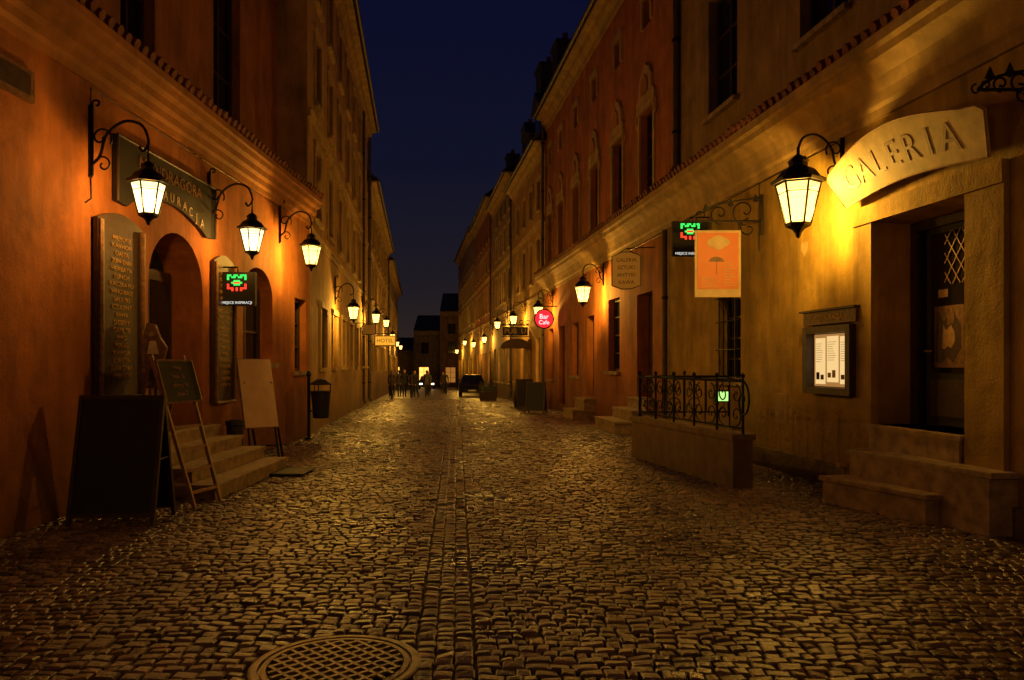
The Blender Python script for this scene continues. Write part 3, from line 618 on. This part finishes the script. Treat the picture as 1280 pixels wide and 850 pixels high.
s.tube([(1.22,29.8,3.7),(1.22,29.8,3.8),(1.75,29.8,3.8)],.02,'iron'); s.obj('disc',E); text('Bar',(1.22,29.725,3.40),(1,0,0),(0,0,1),.26,'pink',E); text('Cafe',(1.22,29.725,3.18),(1,0,0),(0,0,1),.22,'pink',E)
E=empty('iron_frame_pub_sign',(0,37,2.6)); s=MB()
s.box((-.45,36.98,2.95),(.75,37.04,3.35),'board_black'); s.tube([(-.55,37,3.45),(.9,37,3.45)],.025,'iron'); s.tube([(-.5,37,2.9),(.85,37,2.9)],.02,'iron')
for k in range(5): s.tube([(-.4+k*.28+.09*math.cos(a),37,3.58+.09*math.sin(a)) for a in np.linspace(0,6.3,12)],.015,'iron')
s.obj('frame',E); text('PUB  U',(.15,36.97,3.15),(1,0,0),(0,0,1),.34,'gold_text',E)
s=MB(); pts=[(.75*math.cos(a),.45*math.sin(a)) for a in np.linspace(0,math.pi,12)]
s.prism(pts,(.2,36.9,2.35),(1,0,0),(0,0,1),-1.2,'canvas'); s.obj('shop_awning')
E=empty('amber_hanging_sign',(-5.6,36,2.8)); s=MB(); s.box((-6.35,36,2.42),(-5.35,36.1,2.92),'wood_dark'); s.box((-6.3,35.99,2.47),(-5.4,35.996,2.87),'amber_sign'); s.tube([(-6.7,36.05,3.0),(-5.35,36.05,3.0)],.02,'iron'); s.tube([(-5.5,36.05,2.92),(-5.5,36.05,3.0)],.01,'iron'); s.obj('box',E); text('HOTEL',(-5.85,35.985,2.67),(1,0,0),(0,0,1),.25,'wood_dark',E)
neonp=MB(); neonp.box((-5.62,29.3,2.7),(-5.1,29.4,3.1),'wood_dark'); neonp.box((-5.6,29.29,2.73),(-5.13,29.297,3.07),'paper_cream'); neonp.tube([(-6.0,29.35,3.14),(-5.1,29.35,3.14)],.015,'iron'); neonp.obj('hanging_shop_sign')

# ------------------------------------------------------------ A-boards, easel etc.
def aboard(cx,cy,w,h,ang,mat='board_black',fr='wood_dark',txt=None):
    s=MB(); M0=Matrix.Translation((cx,cy,gz(cy)))@Matrix.Rotation(ang,4,'Z')
    for sg in (1,-1):
        s.M=M0@Matrix.Translation((0,0,h))@Matrix.Rotation(sg*math.radians(13),4,'X')
        L_=h/math.cos(math.radians(13))
        s.box((-w/2+.04,-.012,-L_+.13),(w/2-.04,.012,-.04),mat)
        for x in (-w/2,w/2-.04): s.box((x,-.022,-L_+.005),(x+.038,.022,0),fr)
        s.box((-w/2+.04,-.02,-.042),(w/2-.04,.02,-.002),fr); s.box((-w/2+.04,-.02,-L_+.09),(w/2-.04,.02,-L_+.128),fr)
    s.M=M0
    for x in (-w/2+.02,w/2-.02): s.tube([(x,-h*.115,h*.5),(x,h*.115,h*.5)],.008,'iron')
    s.M=Matrix.Identity(4); return s.obj('sandwich_board')
aboard(-3.96,7.95,.84,1.28,math.radians(4))
aboard(.85,27.6,.7,1.1,math.radians(-15)); aboard(.5,31.5,.7,1.2,math.radians(10))
E=empty('chalkboard_easel',(-3.8,9.0,0)); s=MB()
s.tube([(-3.50,8.62,.0),(-4.06,8.78,1.70)],.026,'wood_pale',4); s.tube([(-3.40,9.10,.0),(-3.92,9.30,1.70)],.026,'wood_pale',4)
s.tube([(-4.40,8.82,.0),(-4.08,8.80,1.64)],.022,'wood_brown',4); s.tube([(-4.30,9.36,.0),(-3.96,9.32,1.64)],.022,'wood_brown',4)
for t in (.10,.24,.38,.52): s.tube([(-3.50-.56*t,8.62+.16*t,1.70*t),(-3.40-.52*t,9.10+.2*t,1.70*t)],.022,'wood_pale',4)
s.obj('frame',E)
s=MB(); Rv=(Vector((-3.92,9.30,0))-Vector((-4.06,8.78,0))).normalized(); Uv=Vector((-.5,.16,1.66)).normalized(); O=Vector((-3.86,8.72,1.16))
s.prism([(-.02,0),(.58,0),(.58,.50),(-.02,.50)],O,Rv,Uv,.02,'board_black'); 
for a,b_ in (((-.02,0),(.58,0)),((-.02,.50),(.58,.50)),((-.02,0),(-.02,.50)),((.58,0),(.58,.50))): s.tube([O+Rv*a[0]+Uv*a[1]+Rv.cross(Uv)*.02,O+Rv*b_[0]+Uv*b_[1]+Rv.cross(Uv)*.02],.018,'wood_brown',4)
s.obj('chalkboard',E)
for i,wd in enumerate(('menu','zupa 12','pierogi 18','kawa 7')): text(wd,O+Rv*.28+Uv*(.41-.105*i)+Rv.cross(Uv)*.024,Rv,Uv,.065,'wood_pale',E)
s=MB(); R_=Vector((.70,.55,0)).normalized(); U_=Vector((-.16,.13,.93)).normalized(); O=Vector((-4.36,12.75,.55))
s.prism([(0,0),(.55,0),(.55,1.15),(0,1.15)],O,R_,U_,.03,'panel_white')
for a,b_ in (((0,0),(.55,0)),((0,1.15),(.55,1.15)),((0,0),(0,1.15)),((.55,0),(.55,1.15))): s.tube([O+R_*a[0]+U_*a[1],O+R_*b_[0]+U_*b_[1]],.022,'wood_brown',4)
p1=O+R_*.05; p2=O+R_*.5
s.tube([(p1.x,p1.y,.6),(p1.x+.07,p1.y-.06,0)],.02,'iron'); s.tube([(p2.x,p2.y,.6),(p2.x+.1,p2.y-.08,0)],.02,'iron')
s.tube([(p1.x-.1,p1.y+.1,1.3),(p1.x-.02,p1.y+.55,0)],.02,'iron'); s.tube([(p2.x-.1,p2.y+.1,1.3),(p2.x,p2.y+.45,0)],.02,'iron'); s.tube([(p1.x+.03,p1.y-.03,.25),(p2.x+.05,p2.y-.04,.25)],.015,'iron')
s.obj('menu_stand')
s=MB(); s.lathe([(.13,0),(.13,.62),(.15,.64),(.15,.7),(.06,.72)],(-4.38,12.35,0),'rubber_black',16); s.obj('cigarette_bin')
s=MB(); s.box((-3.5,11.2,0.006),(-3.0,11.9,.022),'rubber_black'); s.box((-3.47,11.24,.022),(-3.03,11.86,.026),'board_black'); s.obj('doormat')
s=MB(); bx,by=-4.2,16.6
s.tube([(bx-.12,by,0),(bx-.12,by,1.35)],.035,'iron',8); s.lathe([(.05,0),(.06,.02),(.03,.1)],(bx-.12,by,1.35),'iron',8); s.lathe([(.09,0),(.09,.03),(.04,.05)],(bx-.12,by,0),'iron',10)
s.lathe([(.15,.45),(.17,.47),(.205,.98),(.22,1.0),(.22,1.03),(.19,1.03),(.18,.9)],(bx+.14,by,0),'rubber_black',18)
s.lathe([(.23,1.16),(.235,1.18),(.1,1.27),(.02,1.29)],(bx+.14,by,0),'rubber_black',18)
for a in (0,2.1,4.2): s.tube([(bx+.14+.2*math.cos(a),by+.2*math.sin(a),1.0),(bx+.14+.2*math.cos(a),by+.2*math.sin(a),1.18)],.012,'iron')
s.tube([(bx-.12,by,.6),(bx,by,.6)],.015,'iron'); s.tube([(bx-.12,by,.95),(bx-.04,by,.95)],.015,'iron'); s.obj('litter_bin')

# ------------------------------------------------------------ parapet + railing
A=Vector((2.08,13.55,0)); B=Vector((2.86,10.1,0)); dv=(B-A).normalized(); inn=Vector((-dv.y,dv.x,0)); inn=inn if inn.x>0 else -inn
s=MB()
def seg(p,q,th,z0,z1,mat,off=0.,inw=None):
    w=inw or inn
    a=p-w*off; b_=q-w*off; c=q+w*(th+off); d_=p+w*(th+off)
    s.hexa([(v.x,v.y,z0) for v in (a,b_,c,d_)]+[(v.x,v.y,z1) for v in (a,b_,c,d_)],mat)
seg(A,B,.28,-.1,.61,'stone_parapet'); seg(A-dv*.03,B+dv*.03,.28,.612,.69,'stone_parapet',.03)
C=Vector((FR.P(13.6,0,0).x,13.6,0)); s.hexa([(A.x+.285,A.y-.01,-.1),(C.x,13.6,-.1),(C.x,13.88,-.1),(A.x+.285,A.y+.25,-.1),(A.x+.285,A.y-.01,.605),(C.x,13.6,.605),(C.x,13.88,.605),(A.x+.285,A.y+.25,.605)],'stone_parapet')
s.obj('cellar_stair_parapet')
s=MB()
def rail(p,q):
    L_=(q-p).length; dd=(q-p).normalized()
    def W(u,z): v=p+dd*u; return (v.x,v.y,z)
    z0,z1=.76,1.38
    s.tube([W(0,z1),W(L_,z1)],.022,'iron'); s.tube([W(0,z0),W(L_,z0)],.015,'iron')
    n=max(1,round(L_/.7)); st=L_/n
    for i in range(n+1):
        s.tube([W(i*st,.68),W(i*st,z1+.04)],.018,'iron'); s.lathe([(.0,0),(.03,.02),(.03,.05),(0,.08)],W(i*st,z1+.03),'iron',8)
    for i in range(n):
        m_=(i+.5)*st; s.tube([W(m_,z0),W(m_,z1)],.010,'iron',5)
        for sg in (-1,1):
            for (cz,r,a0) in ((.92,.14,-1.57),(1.20,.13,1.57)):
                pts=[]
                for k in range(22):
                    t=k/21; rr_=r*(1-.85*t); a=a0+sg*(1 if a0<0 else -1)*(t*7.5)
                    pts.append(W(m_+sg*st*.25+rr_*math.cos(a)*1.05,cz+rr_*math.sin(a)))
                s.tube(pts,.010,'iron',5)
r0=A+inn*.14; r1=B+inn*.14
rail(r0,r1); rail(r0+Vector((.02,0.02,0)),Vector((C.x-.03,13.72,0)))
pts=[]
for k in range(30):
    t=k/29; rr_=.26*(1-.85*t); a=1.57-t*8; pts.append(tuple((r1+dv*(rr_*math.cos(a)*.7))[i] if i<2 else 1.12+rr_*math.sin(a) for i in range(3)))
s.tube(pts,.014,'iron'); s.obj('ornamental_iron_railing')
s=MB(); s.box((3.45,13.3,.95),(3.70,13.42,1.15),'iron'); s.box((3.47,13.29,.97),(3.68,13.298,1.13),'cellar_green'); s.obj('cellar_wall_light')

# ------------------------------------------------------------ ground
s=MB(); ys=[-60,20,130,900]
for i in range(3):
    a,b_=ys[i],ys[i+1]; s.add([(-400,a,gz(a)-.026),(400,a,gz(a)-.026),(400,b_,gz(b_)-.026),(-400,b_,gz(b_)-.026)],[(0,1,2,3)],'dirt')
s.obj('ground',loc=(0,0,0))
s=MB(); Yc=46.
s.add([(-14,Yc,gz(Yc)-.006),(6,Yc,gz(Yc)-.006),(6,118,gz(118)-.006),(-26,118,gz(118)-.006)],[(0,1,2,3)],'cobble_far'); s.obj('cobbled_road',loc=(0,0,0))
MC=np.array([-.94,4.17]); MR=.40
cx=[];cy=[];hx=[];hy=[];dz=[]
y=.6
G=.0036
while y<Yc:
    rh=.082+.014*rng.random()+(.0 if y<22 else .05)
    big=1. if y<22 else 1.4
    xc=-.35-.07*(y-3.95)
    for k in (-1,0,1):
        cx.append(xc+k*.108);cy.append(y+rh/2+rng.normal(0,.008));hx.append(.051);hy.append(rh/2-G);dz.append(-.008+rng.normal(0,.003) if k==0 else -.004+rng.normal(0,.003))
    for sg in (-1,1):
        u=.172
        while u<6.2:
            w=(.072+.07*rng.random())*big; uu=sg*(u+w/2); x=xc+uu
            yo=y+rh/2+.035*math.sin(uu*1.1+.4*y)-(.05*uu if uu>0 else -.02*uu)+rng.normal(0,.003)
            xl=FL1.P(y,0).x if y<17.6 else FL2.P(y,0).x
            if x>xl-.15 and x<FR.P(y,0).x+.2:
                cx.append(x);cy.append(yo);hx.append(w/2-G);hy.append(rh/2-G-abs(rng.normal(0,.0022)));dz.append(rng.normal(0,.0042))
            u+=w
    y+=rh
cx=np.array(cx);cy=np.array(cy);hx=np.array(hx);hy=np.array(hy);dz=np.array(dz)
keep=np.hypot(cx-MC[0],cy-MC[1])>MR+.06
cx,cy,hx,hy,dz=[a[keep] for a in (cx,cy,hx,hy,dz)]
n=len(cx); sgn=np.array([(-1,-1),(1,-1),(1,1),(-1,1)],float)
jit=rng.normal(0,.0052,(n,4,2)); V=np.zeros((n,13,3)); tx=rng.normal(0,.07,n); ty=rng.normal(0,.07,n)
gzv=np.where(cy<20,0,-.018*(cy-20))
dz=dz+.012*np.sin(cx*.9+1.)*np.sin(cy*.7)-.006
for ri,(ins,zz) in enumerate(((0,-.034),(.003,-.007),(.012,0.))):
    for c in range(4):
        dx=sgn[c,0]*np.maximum(hx-ins,.01)+jit[:,c,0]; dy=sgn[c,1]*np.maximum(hy-ins,.01)+jit[:,c,1]
        V[:,ri*4+c,0]=cx+dx; V[:,ri*4+c,1]=cy+dy; V[:,ri*4+c,2]=gzv+dz+zz+(tx*dx+ty*dy if ri else 0)
V[:,12,0]=cx;V[:,12,1]=cy;V[:,12,2]=gzv+dz+.002
fq=[]
for r in (0,4):
    for c in range(4): c2=(c+1)%4; fq.append((r+c,r+c2,r+4+c2,r+4+c))
ft=[(8+c,8+(c+1)%4,12) for c in range(4)]
base=(np.arange(n)*13)[:,None]
faces=[]
for f_ in fq+ft: faces+=(base+np.array(f_)[None,:]).tolist()
me=bpy.data.meshes.new('cobblestone_street'); me.from_pydata(V.reshape(-1,3).tolist(),[],faces)
me.materials.append(MATS['cobble']); at=me.attributes.new('rnd','FLOAT','POINT'); at.data.foreach_set('value',np.repeat(rng.random(n),13).astype(np.float32))
me.update(); o=bpy.data.objects.new('cobblestone_street',me); COL.objects.link(o)
print('setts',n)
s=MB(); c=(MC[0],MC[1],-.006)
nn=48
s.lathe([(MR+.05,-.02),(MR+.05,.004),(MR+.035,.008),(MR+.005,.008),(MR+.002,-.004),(0.001,-.004)],c,'manhole_iron',nn)
s.lathe([(MR-.008,-.003),(MR-.01,.006),(MR-.04,.008),(MR-.045,-.003)],c,'manhole_iron',nn)
g=.068
for sg in (1,-1):
    for k in range(-7,8):
        off=k*g; R0=MR-.05
        if abs(off)>=R0-.03: continue
        L_=math.sqrt(R0*R0-off*off); dd=Vector((math.cos(sg*.785),math.sin(sg*.785),0)); nn_=Vector((-dd.y,dd.x,0)); C0=Vector((c[0],c[1],0))+nn_*off
        p=C0-dd*L_; q=C0+dd*L_; w=nn_*.014; h=-.002+(.0005 if sg>0 else 0)
        s.hexa([p-w+Vector((0,0,-.016)),q-w+Vector((0,0,-.016)),q+w+Vector((0,0,-.016)),p+w+Vector((0,0,-.016)),p-w*.7+Vector((0,0,h+.006)),q-w*.7+Vector((0,0,h+.006)),q+w*.7+Vector((0,0,h+.006)),p+w*.7+Vector((0,0,h+.006))],'manhole_iron')
s.obj('manhole_cover')

# ------------------------------------------------------------ people
def person(x,y,ang,h=1.75,coat='coat_dark',stride=.2,arm=.15,hairlong=False):
    k=h/1.75
    pts=[];rad=[];edges=[]; idx={}
    def add(n,p,r,par=None):
        idx[n]=len(pts); pts.append((p[0]*k,p[1]*k,p[2]*k)); rad.append(r*k)
        if par: edges.append((idx[par],idx[n]))
    add('pel',(0,0,.95),.13); add('sp',(0,0,1.15),.115,'pel'); add('ch',(0,.0,1.36),.14,'sp'); add('nk',(0,.0,1.5),.055,'ch'); add('hd0',(0,.015,1.57),.07,'nk'); add('hd',(0,.02,1.65),.095,'hd0'); add('ht',(0,.01,1.72),.07,'hd')
    for s_,nm in ((-1,'l'),(1,'r')):
        st=stride*s_
        add(nm+'hip',(.09*s_,0,.88),.095,'pel'); add(nm+'kn',(.095*s_,st*.6+.03,.49),.065,nm+'hip'); add(nm+'an',(.1*s_,st*1.1-.04,.09),.042,nm+'kn'); add(nm+'to',(.11*s_,st*1.1+.12,.04),.035,nm+'an')
        add(nm+'sh',(.18*s_,0,1.42),.062,'ch'); add(nm+'el',(.235*s_,-st*.4-.03,1.15),.046,nm+'sh'); add(nm+'wr',(.24*s_,-st*.7+arm*.6,.92),.03,nm+'el'); add(nm+'ha',(.235*s_,-st*.75+arm*.75,.85),.034,nm+'wr')
        for fi in range(4): add(nm+'f%d'%fi,((.235)*s_,-st*.8+arm*.8-.03+.02*fi,.77+.006*abs(fi-1)),.010,nm+'ha')
        add(nm+'th',(.21*s_,-st*.75+arm*.8+.04,.81),.011,nm+'ha')
    me=bpy.data.meshes.new('tmp'); me.from_pydata(pts,edges,[]); o=bpy.data.objects.new('tmp',me); COL.objects.link(o)
    md=o.modifiers.new('s','SKIN'); sv=me.skin_vertices[0].data
    for i,r in enumerate(rad): sv[i].radius=(r,r*(.75 if i in (idx['pel'],idx['sp'],idx['ch']) else 1)); sv[i].use_root=(i==0)
    sb=o.modifiers.new('b','SUBSURF'); sb.levels=1; sb.render_levels=1
    dg=bpy.context.evaluated_depsgraph_get(); me2=bpy.data.meshes.new_from_object(o.evaluated_get(dg))
    bpy.data.objects.remove(o)
    for n_ in ('skin','hair',coat,'trousers'): me2.materials.append(MATS[n_])
    for p in me2.polygons:
        c=p.center/k; mi=2
        if c.z>1.52: mi=1 if (c.z>1.70 or c.y<-.005) else 0
        elif c.z<.80 and abs(c.x)<.2: mi=3
        elif c.z<.89 and abs(c.x)>.2: mi=0
        p.material_index=mi; p.use_smooth=True
    o=bpy.data.objects.new('pedestrian',me2); COL.objects.link(o); o.location=(x,y,gz(y)); o.rotation_euler=(0,0,ang)
for x,y,ang,h,ct,st in ((-7.7,50,3.1,1.74,'coat_dark',.2),(-7.35,51,.3,1.80,'coat_grey',.15),(-6.75,49,3.4,1.80,'coat_dark',.25),(-6.3,49.5,0.,1.70,'coat_brown',.1),(-5.95,48,2.6,1.72,'coat_dark',.2),(-5.45,50,.2,1.78,'coat_grey',.25),(-6.1,57,3.2,1.75,'coat_dark',.2),(-5.2,59,3.0,1.7,'coat_brown',.2),(-4.9,57,.1,1.77,'coat_dark',.1),(-7.1,46,1.6,1.74,'coat_brown',.05)):
    person(x,y,ang,h,ct,st)
def car(x,y,ang,lit):
    z=gz(y); s=MB(); s.M=Matrix.Translation((x,y,z))@Matrix.Rotation(ang,4,'Z')
    prof=[(-2.05,.30),(-2.1,.55),(-2.0,.72),(-1.1,.90),(1.75,.95),(2.05,.85),(2.1,.45),(2.0,.28)]
    n=len(prof)
    a=[(-.86,p,q) for p,q in prof]; b_=[(.86,p,q) for p,q in prof]
    s.add(a+b_,[tuple(range(n)),tuple(range(2*n-1,n-1,-1))]+[(i,i+n,(i+1)%n+n,(i+1)%n) for i in range(n)],'car_paint')
    lo=[(-.80,-1.1,.89),(.80,-1.1,.89),(.80,1.7,.94),(-.80,1.7,.94)]; hi=[(-.60,-.35,1.42),(.60,-.35,1.42),(.60,1.2,1.42),(-.60,1.2,1.42)]
    s.hexa(lo+hi,'glass_dark'); s.hexa([(-.62,-.38,1.415),(.62,-.38,1.415),(.62,1.22,1.415),(-.62,1.22,1.415),(-.52,-.2,1.47),(.52,-.2,1.47),(.52,1.05,1.47),(-.52,1.05,1.47)],'car_paint')
    for sx in (-1,1):
        s.tube([(sx*.81,-1.1,.90),(sx*.61,-.36,1.43)],.03,'car_paint',4); s.tube([(sx*.81,1.7,.95),(sx*.61,1.2,1.43)],.04,'car_paint',4); s.tube([(sx*.82,.3,.93),(sx*.62,.3,1.43)],.03,'car_paint',4)
        for yy in (-1.3,1.3):
            M1=s.M; s.M=M1@Matrix.Translation((sx*.80,yy,.31))@Matrix.Rotation(math.pi/2,4,'Y'); s.lathe([(.0,-.1),(.28,-.1),(.31,-.07),(.31,.07),(.28,.1),(0,.1)],(0,0,0),'rubber_black',18); s.lathe([(.0,-.105),(.18,-.105),(.18,.105),(0,.105)],(0,0,0),'pipe_metal',12); s.M=M1
        s.box((sx*.62-.17,-2.10,.56),(sx*.62+.17,-2.03,.70),'headlight' if lit else 'glass_dark')
        s.box((sx*.9-.06,-.95,.92),(sx*.9+.06,-.85,1.03),'car_paint')
    s.box((-.5,-2.12,.36),(.5,-2.08,.52),'board_black'); s.box((-.26,-2.135,.40),(.26,-2.122,.50),'paper_white')
    s.M=Matrix.Identity(4); s.obj('parked_car')
car(-2.75,54,.05,False); car(-9.6,88,.1,True)
def planter(x,y):
    s=MB(); z=gz(y); s.hexa([(x-.45,y-.2,z),(x+.45,y-.2,z),(x+.45,y+.2,z),(x-.45,y+.2,z),(x-.52,y-.25,z+.5),(x+.52,y-.25,z+.5),(x+.52,y+.25,z+.5),(x-.52,y+.25,z+.5)],'wood_dark')
    for i in range(260):
        a=random.uniform(-.5,.5); b_=random.uniform(-.22,.22); h=.5+abs(random.gauss(0,.2)); p=Vector((x+a,y+b_,z+h)); u=Vector((random.gauss(0,1),random.gauss(0,1),random.gauss(0,1))).normalized()*.06; v=u.orthogonal().normalized()*.035
        s.add([p-u,p+v,p+u,p-v],[(0,1,2,3)],'leaf')
    s.obj('flower_planter')
planter(-1.3,43)
s=MB(); s.lathe([(.24,0),(.31,.25),(.33,.45),(.31,.65),(.24,.9)],(.35,33.4,gz(33)),'wood_dark',14); s.obj('barrel')

# ------------------------------------------------------------ world + camera
w=bpy.data.worlds.new("World"); scene.world=w; w.use_nodes=True; nt=w.node_tree; bg=nt.nodes['Background']
tc=nt.nodes.new('ShaderNodeTexCoord'); sp=nt.nodes.new('ShaderNodeSeparateXYZ'); cr=nt.nodes.new('ShaderNodeValToRGB')
nt.links.new(tc.outputs['Generated'],sp.inputs[0]); nt.links.new(sp.outputs['Z'],cr.inputs[0]); nt.links.new(cr.outputs[0],bg.inputs[0])
e=cr.color_ramp.elements; e[0].position=0; e[0].color=(.030,.019,.014,1); e[1].position=.46; e[1].color=(.0030,.0036,.021,1)
e.new(.1).color=(.013,.0105,.015,1); e.new(.24).color=(.0055,.0062,.018,1)
bg.inputs[1].default_value=1.
cam=bpy.data.cameras.new('camera'); co=bpy.data.objects.new('camera',cam); COL.objects.link(co); co.location=(0,0,1.6); co.rotation_euler=(math.radians(90),0,0)
cam.sensor_width=36; cam.lens=976/1280*36; cam.shift_y=30/1280; cam.clip_end=2000; cam.clip_start=.05
scene.camera=co
scene.view_settings.view_transform='Standard'; scene.view_settings.look='None'; scene.view_settings.exposure=0
